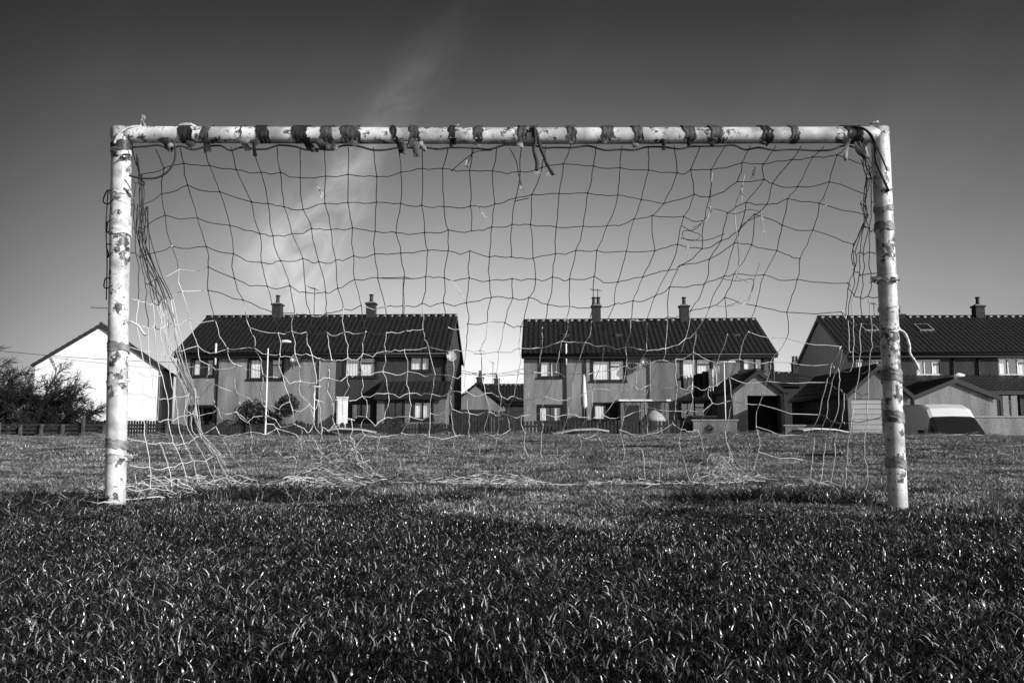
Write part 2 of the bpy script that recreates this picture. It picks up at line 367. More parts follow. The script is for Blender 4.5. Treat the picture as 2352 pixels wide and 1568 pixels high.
for j in range(NV+1):
    for i in range(NU+1):
        u=i/NU; v=j/NV; x,y,d=netpt(u,v)
        inn=0 if j==0 else 1
        jit=1.1+1.7*sm(.62,.8,u)+1.3*sm(.5,.9,v)*(1-sm(.25,.4,u))
        x+=inn*(U(-5,5)*jit+9*noise1(i*.7,j*.6)); y+=inn*(U(-5,5)*jit+9*noise1(i*.5+3,j*.8)); d+=inn*U(-.02,.02)+.06*noise1(i*.3,j*.4)*inn
        p=P(x,y,d); g=gz(p.x,p.y)+.02
        if p.z<g or j==NV: p.z=g+U(0,.03)
        G[j][i]=p
mb=MB()
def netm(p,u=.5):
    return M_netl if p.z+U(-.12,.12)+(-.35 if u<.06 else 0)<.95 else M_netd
def strand(a,b,sag,r=.0022,m=None,u=.5):
    m=m or netm((a+b)/2,u)
    mid=(a+b)/2+Vector((U(-1,1),U(-1,1),U(-1.3,.2)))*sag
    q1=a.lerp(mid,.55)+Vector((U(-1,1),0,U(-1,1)))*sag*.4; q2=b.lerp(mid,.55)+Vector((U(-1,1),0,U(-1,1)))*sag*.4
    mb.tube([a,q1,mid,q2,b],r,m,4,cap=False)
def knot(p,u=.5):
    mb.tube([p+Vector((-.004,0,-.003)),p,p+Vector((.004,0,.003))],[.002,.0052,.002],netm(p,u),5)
def torn(i,j):
    u=i/NU; 
    if .74<u<.84 and 2<=j<=5: return .15
    if j>=13: return .3 if u<.3 else .85
    if j==12 and u>.3: return .35
    return .006
for j in range(NV+1):
    for i in range(NU+1):
        u=i/NU; sg=.009+.016*(j/NV)+.026*sm(.45,.7,j/NV)*(1-sm(.25,.4,u))
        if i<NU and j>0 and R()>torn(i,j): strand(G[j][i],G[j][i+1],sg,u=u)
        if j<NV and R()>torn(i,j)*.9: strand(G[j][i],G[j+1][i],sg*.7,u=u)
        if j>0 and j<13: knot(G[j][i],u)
for side in (0,1):
    NS=6; S=[]
    for j in range(NV+1):
        row=[]
        py=350+(1120-350)*j/NV
        a=(lp(py) if side==0 else rp(py))+Vector((.03 if side==0 else -.03,.04,0)); a.z=max(a.z,.03)
        c=G[j][0 if side==0 else NU]
        for k in range(NS+1):
            q=(k/NS); p=a.lerp(c,q)+Vector((U(-.008,.008)+.03*math.sin(q*3.1)*(1 if side==0 else -1),U(-.02,.02),-.03*math.sin(q*3.14)+U(-.01,.01)))
            if k==NS: p=c
            if p.z<.02: p.z=.02
            row.append(p)
        S.append(row)
    for j in range(NV+1):
        for k in range(NS+1):
            if k<NS and j>0 and R()>.06: strand(S[j][k],S[j][k+1],.012)
            if j<NV and 0<k<NS and R()>.06: strand(S[j][k],S[j+1][k],.01)
for k in range(8):
    o=U(-1,1); pts=[]
    for j in range(2,NV+1):
        pts.append(G[j][0]+Vector((U(-.015,.015)+o*.05*math.sin(j*.25)+.02,U(-.02,.02),U(-.01,.01))))
    pts=cr(pts,2); h=len(pts)//3
    mb.tube(pts[:h+1],.0022,M_netd,4); mb.tube(pts[h:],.0022,M_netl,4)
gobj(mb,"net")
mb=MB()
def walk(c,n,step,spread,hz,r=.0019,m=M_fray):
    p=Vector(c); d=Vector((U(-1,1),U(-1,1),U(-.3,.3))); pts=[]
    for i in range(n):
        d+=Vector((U(-1,1),U(-1,1),U(-.7,.7)))*.8; d.normalize(); q=p+d*step
        e=q-Vector(c)
        if abs(e.x)>spread[0]: d.x*=-1
        if abs(e.y)>spread[1]: d.y*=-1
        q=p+d*step; g=gz(q.x,q.y)+.012+U(0,.018); q.z=min(max(q.z,g),g+hz*max(.15,1-abs(e.x)/spread[0])); pts.append(q.copy()); p=q
    mb.tube(cr(pts,3),r,m,4)
for (px,py,d,sx,sy,hz,n) in ((775,1055,5.5,.22,.14,.2,18),(730,1080,5.2,.24,.14,.13,17),(685,1102,5.0,.16,.12,.07,12),(1650,1062,5.5,.16,.12,.2,24),(1700,1085,5.4,.25,.1,.05,5),(1120,1086,5.3,.3,.1,.07,12),(980,1086,5.3,.35,.1,.06,12),(860,1080,5.3,.2,.1,.06,8),(1200,1095,5.2,.2,.08,.05,5),(1420,1085,5.3,.5,.1,.04,8),(350,1108,4.3,.2,.17,.12,16),(420,1100,4.7,.2,.15,.08,9),(210,1130,4.0,.19,.14,.07,9),(520,1090,5.0,.22,.2,.08,11),(1880,1100,5.0,.25,.2,.05,4)):
    for k in range(n):
        c=P(px,py,d); walk(c+Vector((U(-.5,.5)*sx,U(-.5,.5)*sy,0)),26,.045,(sx,sy),hz,m=(M_fray if R()<.6 else M_tapeg))
def ground_cord(l,r):
    pts=cr(ip(l),4)
    for q in pts: q.z=gz(q.x,q.y)+.02+U(0,.012)
    mb.tube(pts,r,M_fray,4)
for k in range(3):
    o=k*9
    ground_cord([(800+o,1040+o/2,5.7),(840,1060+o,5.5),(880,1082+o/2,5.3),(930,1088-o/3,5.2),(1000,1092+U(-6,6),5.25),(1100,1096-o/2,5.2),(1215-o*3,1098,5.2)],.0024)
ground_cord([(1215,1096,5.2),(1350,1085,5.3),(1480,1075,5.4),(1600,1078,5.4)],.0022)
ground_cord([(190,1156,3.75),(240,1150,3.7),(300,1140,3.9),(380,1128,4.1)],.003)
def tangle(l,d=4.1,r=.0026,m=M_fray,j=5):
    mb.tube(cr(ip([(a+U(-j,j),b+U(-j,j),d+U(-.03,.03)) for a,b in l]),4),r,m,4)
tangle([(1568,515),(1585,530),(1612,538),(1600,550),(1575,546),(1568,530),(1600,522),(1635,480)],j=4,r=.002,m=M_netd)
tangle([(1628,475),(1660,482),(1690,488),(1720,484),(1745,485),(1740,500),(1715,515),(1690,528)],j=6,r=.002,m=M_tapeg)
tangle([(1560,545),(1590,552),(1630,545),(1665,535)],j=6,r=.002,m=M_netd)
tangle([(1635,400),(1628,440),(1632,475),(1620,500),(1590,520)],r=.002); tangle([(1708,400),(1700,440),(1692,480),(1690,560),(1700,600),(1690,650)],r=.002)
tangle([(1650,640),(1690,645),(1725,640),(1720,680),(1690,705),(1650,700)],r=.002,m=M_tapeg); tangle([(1745,600),(1735,650),(1722,690),(1700,700)],r=.002); tangle([(1700,600),(1690,630),(1715,650),(1700,690),(1670,702)],r=.002)
def fray(px,py,L,dx=0,n=7,d=4.0):
    for k in range(n):
        mb.tube(cr(ip([(px+U(-2,2),py),(px+dx*.5+U(-4,4),py+L*.5),(px+dx+U(-8,8),py+L*U(.8,1.1))],d),3),.0013,M_fray,3)
for a in ((1192,400,42,6),(728,425,30,16),(1070,368,18,2),(1735,382,30,-6),(1705,425,35,2),(1748,485,60,8),(1098,470,40,25,3),(1035,640,50,35,3),(1895,455,25,2),(1578,560,30,4)): fray(*a)
for a in ([(1170,340),(1185,370),(1192,405)],[(1090,340),(1080,365),(1070,385)],[(1035,395),(1090,350),(1130,345)],[(1215,455),(1180,462)],):
    tangle(a,3.9,.0022,M_netd,1)
gobj(mb,"net_tangles")
# ------------------------------------------------------------ houses
def tiled(mb,x0,x1,y0,z0,y1,z1,m,tw=.3,tl=.34,amp=.035):
    L=math.hypot(y1-y0,z1-z0); dy,dz=(y1-y0)/L,(z1-z0)/L; ny,nz=-dz,dy
    if nz<0: ny,nz=-ny,-nz
    nr=max(2,int(round(L/tl))); nc=max(2,int((x1-x0)/tw)); rows=[]
    prof=[0,.35,1,1,.35,0]
    for r in range(nr):
        off=U(-.004,.004)
        for s,o in ((r*L/nr,.035),((r+1)*L/nr-.004,.004)):
            row=[]
            for c in range(nc):
                for k in range(6):
                    x=x0+(x1-x0)*(c+k/6)/nc; h=o+amp*prof[k]+off
                    row.append((x,y0+dy*s+ny*h,z0+dz*s+nz*h))
            row.append((x1,y0+dy*s+ny*o,z0+dz*s+nz*o)); rows.append(row)
    mb.grid(rows,m,False)
def wall_open(mb,x0,x1,z0,z1,y,ops,mf,depth=.12):
    xsn=sorted(set([x0,x1]+[min(max(v,x0),x1) for o in ops for v in (o[0],o[1])]+([mf[2]] if len(mf)>2 else [])))
    zsn=sorted(set([z0,z1]+[min(max(v,z0),z1) for o in ops for v in (o[2],o[3])]))
    for i in range(len(xsn)-1):
        for j in range(len(zsn)-1):
            a,b,c,d=xsn[i],xsn[i+1],zsn[j],zsn[j+1]; mx,mz=(a+b)/2,(c+d)/2
            if any(o[0]<mx<o[1] and o[2]<mz<o[3] for o in ops): continue
            m=mf[0] if (len(mf)<3 or mx<mf[2]) else mf[1]
            mb.poly([(a,y,c),(b,y,c),(b,y,d),(a,y,d)],m)
    for o in ops:
        a,b,c,d=o[:4]; m=mf[0] if (len(mf)<3 or a<mf[2]) else mf[1]; e=y+depth
        mb.poly([(a,y,c),(a,e,c),(a,e,d),(a,y,d)],m); mb.poly([(b,y,c),(b,y,d),(b,e,d),(b,e,c)],m)
        mb.poly([(a,y,d),(a,e,d),(b,e,d),(b,y,d)],m); mb.poly([(a,y,c),(b,y,c),(b,e,c),(a,e,c)],m)
def window(fr,gl,o,y,mfr,style='full',trim=True,mull=(.5,)):
    a,b,c,d=o[:4]; e=y+.05; t=.07; g=.055
    fr.box((a,e,c),(a+t,e+g,d),mfr); fr.box((b-t,e,c),(b,e+g,d),mfr)
    fr.box((a+t,e,c),(b-t,e+g,c+t),mfr); fr.box((a+t,e,d-t),(b-t,e+g,d),mfr)
    for q in mull:
        x=a+(b-a)*q; fr.box((x-.04,e,c+t),(x+.04,e+g,d-t),mfr)
    if mull and (b-a)>1.3:
        x=a+(b-a)*mull[-1]; zz=d-(d-c)*.3; fr.box((x+.04,e,zz-.03),(b-t,e+g,zz+.03),mfr)
    if trim:
        w=.11
        fr.box((a-w,y-.025,c),(a,y+.02,d),mfr); fr.box((b,y-.025,c),(b+w,y+.02,d),mfr)
        fr.box((a-w,y-.025,d),(b+w,y+.02,d+w),mfr); fr.box((a-w-.05,y-.07,c-.1),(b+w+.05,y+.03,c),mfr)
    else: fr.box((a-.05,y-.06,c-.07),(b+.05,y+.03,c),M_conc)
    gl.poly([(a+t,e+.03,c+t),(b-t,e+.03,c+t),(b-t,e+.03,d-t),(a+t,e+.03,d-t)],M_glass)
    ym=e+.075
    def curt(x0,x1):
        n=max(4,int((x1-x0)/.05)); 
        gl.grid([[ (x0+(x1-x0)*i/n, ym+.012*math.sin(i*1.9), zz) for i in range(n+1)] for zz in (c+.02,d-.02)],M_curt)
    W=b-a
    if style=='full': curt(a+.02,b-.02)
    elif style=='left': curt(a+.02,a+W*.6)
    elif style=='right': curt(a+W*.45,b-.02)
    elif style=='sides': curt(a+.02,a+W*.3); curt(b-W*.3,b-.02)
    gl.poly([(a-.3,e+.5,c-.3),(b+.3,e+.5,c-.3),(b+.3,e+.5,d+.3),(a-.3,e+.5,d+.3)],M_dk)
def chimney(mb,x,y,zb,zt,w=.55,d=.5,pots=1):
    mb.box((x-w/2,y-d/2,zb),(x+w/2,y+d/2,zt),M_brick); mb.box((x-w/2-.06,y-d/2-.06,zt),(x+w/2+.06,y+d/2+.06,zt+.1),M_brick)
    mb.box((x-w/2+.05,y-d/2+.05,zt+.1),(x+w/2-.05,y+d/2-.05,zt+.17),M_conc)
    for i in range(pots):
        px=x+(i-(pots-1)/2)*.28
        mb.tube([(px,y,zt+.17),(px,y,zt+.25),(px,y,zt+.5),(px,y,zt+.56)],[.14,.12,.10,.13],M_pot,10)
        mb.tube([(px,y,zt+.6),(px,y,zt+.66)],[.17,.1],M_pot,10); mb.tube([(px,y,zt+.56),(px,y,zt+.62)],.03,M_pot,6)
def aerial(mb,x,y,z0,z1,L=1.2,ang=0.2,n=9):
    mb.tube([(x,y,z0-.3),(x,y,z1)],.025,M_metal,5)
    dx,dy=math.cos(ang),math.sin(ang); z=z1-.1
    mb.tube([(x-dx*L*.7,y-dy*L*.7,z),(x+dx*L*.3,y+dy*L*.3,z)],.018,M_metal,4)
    for i in range(n):
        q=-.7+i/(n-1); l=.22+.12*(1-i/n); cx,cy=x+dx*L*q,y+dy*L*q
        mb.tube([(cx+dy*l*.6,cy-dx*l*.6,z-l*.3),(cx-dy*l*.6,cy+dx*l*.6,z+l*.3)],.010,M_metal,3)
def dish(mb,p,aim,r=.3,m=M_grey):
    aim=Vector(aim).normalized(); u=aim.orthogonal().normalized(); w=aim.cross(u); p=Vector(p); rows=[]
    for i in range(6):
        q=i/5; rows.append([p+aim*(.12*q*q)+(u*math.cos(t)+w*math.sin(t))*r*max(q,.02) for t in [2*math.pi*k/18 for k in range(19)]])
    mb.grid(rows,m)
    mb.tube([p+Vector((0,0,-r)),p+aim*.35+Vector((0,0,-.1))],.015,M_metal,4); mb.tube([p+aim*.32+Vector((0,0,-.1)),p+aim*.42+Vector((0,0,-.1))],.035,M_grey,6)
    mb.tube([p,p-aim*.25,p-aim*.25+Vector((0,0,-.25))],.02,M_metal,4)
def mk_house(name,A,B,zg,ze,zr,depth,wins,paint,mroof=M_tile,mfr=M_frame,chim=(),side_m=None,over=.3,trim=True):
    A=Vector(A);B=Vector(B);W=(B-A).length;ang=math.atan2(B.y-A.y,B.x-A.x)
    e=empty(name,(A.x,A.y,zg),ang); H=ze-zg; HR=zr-zg
    ux,uy=math.cos(ang),math.sin(ang)
    def loc(px,py,off=0):
        r=ray(px,py); ax=A.x+uy*off; ay=A.y-ux*off
        det=r[0]*(-uy)+ux*r[1]; s=(ax*(-uy)+ux*ay)/det
        u=(s*r[0]-ax)*ux+(s*r[1]-ay)*uy
        return u,CH+s*r[2]-zg
    ops=[]
    for w in wins:
        a,d=loc(w[0],w[1]); b,c=loc(w[2],w[3]); ops.append((a,b,max(.15,c),d))
    mf=[paint[0]] if len(paint)==1 else [paint[0],paint[1],loc(paint[2],900)[0]]
    wl=MB(); wall_open(wl,0,W,-.6,H,0,ops,mf)
    sm_=side_m or (paint[1] if len(paint)>1 else paint[0]); s0=side_m or paint[0]
    my=depth/2
    wl.poly([(W,0,-.6),(W,depth,-.6),(W,depth,H),(W,my,HR-.05),(W,0,H)],sm_)
    wl.poly([(0,0,-.6),(0,0,H),(0,my,HR-.05),(0,depth,H),(0,depth,-.6)],s0)
    wl.poly([(0,depth,-.6),(0,depth,H),(W,depth,H),(W,depth,-.6)],sm_)
    wl.obj("walls",e)
    rf=MB(); sl=(HR-H)/my; v=.12
    tiled(rf,-v,W+v,-over,H-over*sl+.08,my,HR+.08,mroof); tiled(rf,-v,W+v,depth+over,H-over*sl+.08,my,HR+.08,mroof)
    rf.poly([(-v,-over,H-over*sl+.05),(W+v,-over,H-over*sl+.05),(W+v,my,HR+.05),(-v,my,HR+.05)],M_dk)
    rf.poly([(-v,depth+over,H-over*sl+.05),(W+v,depth+over,H-over*sl+.05),(W+v,my,HR+.05),(-v,my,HR+.05)],M_dk)
    zf=H-over*sl
    rf.box((-v,-over-.02,zf-.16),(W+v,-over+.01,zf+.06),mfr); rf.box((-v,-over+.01,zf-.16),(W+v,0,zf-.12),mfr)
    rf.tube([(-v-.02,-over-.08,zf+.02),(W+v+.02,-over-.08,zf+.02)],.06,M_frame,8)
    for xx in (-v-.015,W+v-.015):
        for s_ in (1,-1):
            ya=-over if s_==1 else depth+over
            rf.poly([(xx,ya,zf-.16),(xx,my,HR-.16),(xx,my,HR+.1),(xx,ya,zf+.1)],mfr)
            rf.poly([(xx+.03,ya,zf-.16),(xx+.03,my,HR-.16),(xx+.03,my,HR+.1),(xx+.03,ya,zf+.1)],mfr)
    x=-v
    while x<W+v-.05:
        x2=min(x+.45,W+v); rf.tube([(x,my,HR+.07),(x2-.01,my,HR+.075)],[.13,.12],mroof,8); x=x2
    rf.obj("roof",e)
    fr=MB(); gl=MB()
    for o,w in zip(ops,wins):
        st_=w[4] if len(w)>4 else 'full'; ml=w[5] if len(w)>5 else (.5,)
        window(fr,gl,o,0,mfr,st_,trim,ml)
    if wins: fr.obj("window_frames",e); gl.obj("window_panes",e)
    dt=MB()
    for c in chim:
        u,z=loc(c[0],c[1],-my); chimney(dt,u,my,HR-.4,z,pots=c[2] if len(c)>2 else 1)
    return e,loc,dt,ops,W,H,HR
def xy(px,d): return ((px-CX)/F*d*1.0,d)
# left pair
A=xy(404,45); B=xy(1026,44.4)
e1,loc,dt,ops,W,H,HR=mk_house("semi_detached_house",A,B,-.6,4.7,7.2,8,
 [(444,824,490,863,'sides',(.6,)),(574,824,648,870,'sides',(.62,)),(792,820,862,865,'full',(.5,)),(942,816,987,851,'full',(.6,)),
  (438,934,488,978,'none',(.5,)),(806,926,852,962,'sides',(.5,)),(570,930,600,985,'none',(.5,))],(M_light,M_dark,770),chim=((638,702),(853,700)))
for px in (500,733,1022):
    u,z=loc(px,900); dt.tube([(u,-.07,-.3),(u,-.07,H-.35),(u,-.3,H-.15)],.045,M_grey if px==733 else M_frame,6)
u,z=loc(499,830); dt.tube([(u,-.25,z-.2),(u,-.25,z+1.0)],.06,M_framew,6)
u,z=loc(684,831); dish(dt,(u,-.35,z),(.3,-1,.35),.32,M_metal)
u,z=loc(1046,820,0); dish(dt,(W+.25,-.25,z),(.5,-1,.3),.3)
for px in (460,955,735,600):
    u,z=loc(px,775,-2); dt.box((u-.2,1.7,z-.05),(u+.2,2.3,z+.2),M_tile)
aerial(dt,loc(655,700)[0]+.5,4,HR,HR+1.9,.9,1.3); aerial(dt,loc(868,700)[0]+.7,4,HR,HR+2.5,1.9,.1,11)
dt.obj("chimneys_and_fittings",e1)
def leanto(e,loc,W,x0,x1,pt,pb,off,wins,mw,mfr=M_frame,tile=M_tile):
    u0,zb=loc(x0,pb,off); u1,_=loc(x1,pb,off); _,zt=loc(x0,pt,0)
    mb=MB(); tiled(mb,u0-.1,u1+.1,-off-.25,zb-.06,0-.002,zt,tile)
    mb.poly([(u0-.1,-off-.25,zb-.1),(u1+.1,-off-.25,zb-.1),(u1+.1,-.01,zt-.05),(u0-.1,-.01,zt-.05)],M_dk)
    mb.box((u0-.1,-off-.3,zb-.22),(u1+.1,-off-.25,zb-.02),mfr)
    ops=[]
    for w in wins:
        a,d=loc(w[0],w[1],off); b,c=loc(w[2],w[3],off); ops.append((a,b,max(.1,c),d))
    wall_open(mb,u0,u1,-.6,zb-.02,-off,ops,[mw])
    mb.poly([(u0,-off,-.6),(u0,-.01,-.6),(u0,-.01,zt-.1),(u0,-off,zb)],mw); mb.poly([(u1,-off,-.6),(u1,-off,zb),(u1,-.01,zt-.1),(u1,-.01,-.6)],mw)
    fr=MB();gl=MB()
    for o,w in zip(ops,wins): window(fr,gl,o,-off,mfr,w[4],True)
    mb.obj("lean_to",e); fr.obj("lean_to_frames",e); gl.obj("lean_to_panes",e)
leanto(e1,loc,W,866,1024,876,908,1.6,[(950,922,991,962,'full'),(890,922,925,990,'none')],M_mid)
# middle pair
A=xy(1203,45.7); B=xy(1780,45.1)
e2,loc,dt,ops,W,H,HR=mk_house("semi_detached_house",A,B,-.6,4.72,7.05,8,
 [(1240,829,1288,866,'left',(.5,)),(1360,827,1435,874,'full',(.55,)),(1566,823,1634,868,'full',(.5,)),(1706,822,1752,850,'sides',(.6,)),
  (1238,933,1290,968,'sides',(.5,)),(1364,928,1424,964,'full',(.5,)),(1562,924,1630,962,'none',(.5,))],(M_light,M_mid,1493),chim=((1369,706,2),(1571,706)))
for px in (1300,1345,1493,1776):
    u,z=loc(px,900); dt.tube([(u,-.07,-.3),(u,-.07,H-.35),(u,-.3,H-.15)],.045,M_frame if px!=1493 else M_grey,6)
u,z=loc(1300,830); dt.tube([(u,-.25,z-.2),(u,-.25,z+1.0)],.06,M_framew,6)
u,z=loc(1478,835); dish(dt,(u,-.35,z),(.3,-1,.35),.3,M_metal)
for px in (1300,1420,1690):
    u,z=loc(px,775,-2); dt.box((u-.2,1.7,z-.05),(u+.2,2.3,z+.2),M_tile)
aerial(dt,loc(1380,700)[0]+.1,4,HR,HR+2.1,.8,.6,6)
dt.obj("chimneys_and_fittings",e2)
def gable(name,xl,xr,d0,d1,ze,zp,zg,mw,mroof,ops_px=(),over=.2,rot=0,mfr=M_frame):
    e=empty(name,(xl,d0,zg),rot); W=xr-xl; D=d1-d0; H=ze-zg; HP=zp-zg
    def loc(px,py):
        r=ray(px,py); c,s=math.cos(rot),math.sin(rot); det=r[0]*(-s)+c*r[1]; q=(xl*(-s)+c*d0)/det
        return (q*r[0]-xl)*c+(q*r[1]-d0)*s, CH+q*r[2]-zg
    ops=[]
    for w in ops_px:
        a,dd=loc(w[0],w[1]); b,c=loc(w[2],w[3]); ops.append((a,b,max(.02,c),min(dd,H-.02)))
    mb=MB(); wall_open(mb,0,W,-.8,H,0,ops,[mw]); mb.poly([(0,0,H),(W,0,H),(W/2,0,HP)],mw)
    mb.poly([(0,0,-.8),(0,0,H),(0,D,H),(0,D,-.8)],mw); mb.poly([(W,0,-.8),(W,D,-.8),(W,D,H),(W,0,H)],mw)
    mb.poly([(0,D,-.8),(0,D,H),(W/2,D,HP),(W,D,H),(W,D,-.8)],mw)
    mb.obj("walls",e)
    rf=MB(); tmp=MB(); sl=(HP-H)/(W/2)
    tiled(tmp,-.15,D+.15,-over,H-over*sl+.04,W/2,HP+.04,mroof)
    for s_ in (0,1):
        k=len(rf.v)
        for v in tmp.v: rf.v.append((v[1],v[0],v[2]) if s_==0 else (W-v[1],v[0],v[2]))
        for f in tmp.f: rf.f.append(tuple(i+k for i in f)); rf.m.append(rf.mi(mroof)); rf.sm.append(False)
    for s_ in (1,-1):
        xa=-over if s_==1 else W+over
        rf.poly([(xa,-.17,H-over*sl-.16),(W/2,-.17,HP-.16),(W/2,-.17,HP+.07),(xa,-.17,H-over*sl+.07)],mfr)
        rf.poly([(xa,-.15,H-over*sl),(W/2,-.15,HP),(W/2,D+.15,HP),(xa,D+.15,H-over*sl)],M_dk)
        rf.tube([(xa+(-.05 if s_==1 else .05),-.1,H-over*sl),(xa+(-.05 if s_==1 else .05),D,H-over*sl)],.05,M_frame,6)
    rf.tube([(W/2,-.15,HP+.06),(W/2,D+.15,HP+.06)],.09,mroof,8)
    rf.obj("roof",e)
    fr=MB();gl=MB()
    for o,w in zip(ops,ops_px):
        if w[4]=='door':
            a,b,c,d=o; n=8
            for i in range(n): fr.box((a,.07,c+(d-c)*i/n+.01),(b,.10,c+(d-c)*(i+1)/n-.01),w[5])
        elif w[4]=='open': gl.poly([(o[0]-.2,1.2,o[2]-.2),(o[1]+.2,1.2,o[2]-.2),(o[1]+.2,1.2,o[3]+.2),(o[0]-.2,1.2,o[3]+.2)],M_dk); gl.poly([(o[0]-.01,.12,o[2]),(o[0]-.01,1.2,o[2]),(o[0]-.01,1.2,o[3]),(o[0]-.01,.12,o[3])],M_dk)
        else: window(fr,gl,o,0,mfr,w[4],False)
    if fr.v: fr.obj("doors_and_frames",e)
    if gl.v: gl.obj("panes",e)
    return e,W,H,HP,D
# white gabled house at far left, turned a little toward the sun
dl=43.0; xl=(78-CX)/F*dl; xr_=(366-CX)/F*44.9; Wg=math.hypot(xr_-xl,1.9)
e4,W,H,HP,D=gable("white_gabled_house",xl,xl+Wg,dl,dl+8,P(80,835,dl).z,P(235,746,dl+1).z,-.6,M_white,M_tile2,over=.12,rot=math.atan2(1.9,xr_-xl))
mb=MB(); chimney(mb,W/2,5,HP-.3,HP+.3); aerial(mb,W/2+.2,1.2,HP-.1,HP+1.2,1.4,.1,10); mb.tube([(W+.08,-.1,-.5),(W+.08,-.1,H-.1)],.05,M_frame,6)
mb.obj("chimney_and_aerial",e4)
d=41.5
gable("garage",(1682-CX)/F*d,(1800-CX)/F*d,d,45,P(1700,898,d).z,P(1745,852,d).z,-.6,M_light,M_tile,[(1716,908,1796,1000,'open')],over=.1)
d=37
gable("garage",(1945-CX)/F*d,(1945-CX)/F*d+2.9,d,44.4,P(1945,905,d).z,P(1985,842,d).z,-.6,M_mid,M_tile,[(1955,916,2035,1010,'door',M_grey)],over=.15)
# right terrace
A=((1950-CX)/F*45,45.0); B=((1950-CX)/F*45+22,44.6)
e3,loc,dt,ops,W,H,HR=mk_house("terraced_house",A,B,-.6,4.72,7.2,8.2,
 [(1966,826,1984,850,'sides',()),(2000,826,2045,855,'none',(.5,)),(2104,826,2162,861,'sides',(.33,.66)),(2292,822,2362,861,'sides',(.33,.66))],(M_dark,),mfr=M_frame,chim=((2246,706,1),(2064,726,1)),side_m=M_white,trim=False)
for px in (2250,2192):
    u,z=loc(px,900); dt.tube([(u,-.07,2),(u,-.07,H-.3)],.05,M_frame,6)
for o in ops:
    a,b,c,d_=o
    for q in (0,.33,.66,1):
        x=a+(b-a)*q; dt.box((x-.03,.03,c),(x+.03,.049,d_),M_framew)
    dt.box((a,.028,c),(b,.047,c+.06),M_framew); dt.box((a,.028,d_-.06),(b,.047,d_),M_framew)
for px in (2130,2003):
    u,z=loc(px,748,-2.2)
    sl=math.atan2(HR-H,4.1); Mx=Matrix.Translation((u,2.6,H+2.6*(HR-H)/4.1+.16))@Matrix.Rotation(sl,4,'X')
    dt.box((-.42,-.45,-.05),(.42,.45,.03),M_grey,Mx); dt.box((-.36,-.39,.03),(.36,.39,.04),M_carglass,Mx)
aerial(dt,loc(2066,700)[0]+.3,4,HR,HR+1.0,.6,.6,4)
dt.obj("chimneys_and_fittings",e3)
leanto(e3,loc,W,2082,2420,862,897,3.0,[(2300,905,2345,960,'none')],M_dark,M_frame)
d=38.5
e5,W5,H5,HP5,D5=gable("gabled_extension",(2098-CX)/F*d,(2286-CX)/F*d,d,42,P(2100,910,d).z,P(2186,872,d).z,-.6,M_light,M_tile,(),over=.12)
mb=MB(); mb.tube([(W5*.55,-.03,1.6),(W5*.55,-.06,1.6)],.3,M_conc,18); mb.tube([(W5*.55,-.05,1.6),(W5*.55,-.08,1.6)],.2,M_grey,18)
for u in (.35,.73,.9):
    mb.tube([(W5*u,-.25,.75),(W5*u,-.25,.95),(W5*u,-.25,1.05)],[.1,.2,.22],M_pot,10)
    for k in range(60):
        c=Vector((W5*u+U(-.22,.22),-.25+U(-.2,.2),1.1+U(-.05,.2))); mb.poly([c,c+Vector((U(-.06,.06),U(-.06,.06),.05)),c+Vector((U(-.06,.06),U(-.06,.06),-.05))],M_leaf)
mb.obj("wall_plaque_and_planters",e5)
d=62
e6,W,H,HP,D=gable("bungalow",(1040-CX)/F*d,(1158-CX)/F*d,d,d+9,P(1040,925,d).z,P(1098,877,d).z,-.6,M_light,M_tile2,(),over=.2)
mb=MB(); chimney(mb,W/2,3,HP-.3,HP+.45); aerial(mb,W/2+.1,3.2,HP,HP+2.6,1,.4,8); aerial(mb,W/2+1,5,HP,HP+2.0,1,1.4,8); mb.obj("chimney_and_aerials",e6)
A=((1112-CX)/F*75,75); B=((1330-CX)/F*75,75)
e7,loc,dt,*_=mk_house("bungalow",A,B,-.6,P(1150,922,75).z,P(1150,880,75).z,8,[],(M_dark,),chim=((1141,872),))
aerial(dt,.9,4,4,6.5,1,.4,8); dt.obj("chimney_and_aerial",e7)
A=((1795-CX)/F*66,66); B=((1900-CX)/F*66,66)
e8,loc,dt,*_=mk_house("bungalow",A,B,-.6,P(1830,880,66).z,P(1830,851,66).z,8,[],(M_dark,),chim=((1826,835,2),))
aerial(dt,1.2,4,4.4,6.0,.8,.4,5); dt.obj("chimney_and_aerial",e8)
# ------------------------------------------------------------ fences, walls, sheds
def fence(name,x0,x1,y,zt,m,slat=.11,gap=.03,h=1.6,var=.03):
    mb=MB(); x=x0
    while x<x1:
        t=zt+U(-var,var); mb.box((x,y,zt-h),(x+slat,y+.02,t),m); x+=slat+gap
    for z in (zt-.25,zt-h+.4): mb.box((x0,y+.022,z-.04),(x1,y+.06,z+.04),m)
    x=x0
    while x<x1+.1: mb.box((x-.05,y+.06,zt-h-.4),(x+.05,y+.15,zt+.06),m); x+=1.8
    return mb.obj(name)
Z=lambda py,d:P(CX,py,d).z
fx=lambda px,d:(px-CX)/F*d
fence("wooden_fence",fx(400,37),fx(700,37),37,Z(976,37),M_wood)
fence("wooden_fence",fx(700,37.5),fx(1040,37.5),37.5,Z(973,37.5),M_wood)
fence("wooden_fence",fx(1040,40),fx(1200,40),40,Z(944,40),M_wood,h=2.2)
fence("wooden_fence",fx(1200,37),fx(1560,37),37,Z(966,37),M_wood,gap=.06)
fence("wooden_fence",fx(205,41),fx(395,41),41,Z(966,41),M_wood)
mb=MB(); y=34.5
for px in (-43,5,54,102,150,197,245,292,340,388):
    x=fx(px,y); mb.box((x-.045,y-.06,-1.1),(x+.045,y+.06,Z(970,y)+U(-.1,.1)+(.25 if px==197 else 0)),M_woodg)
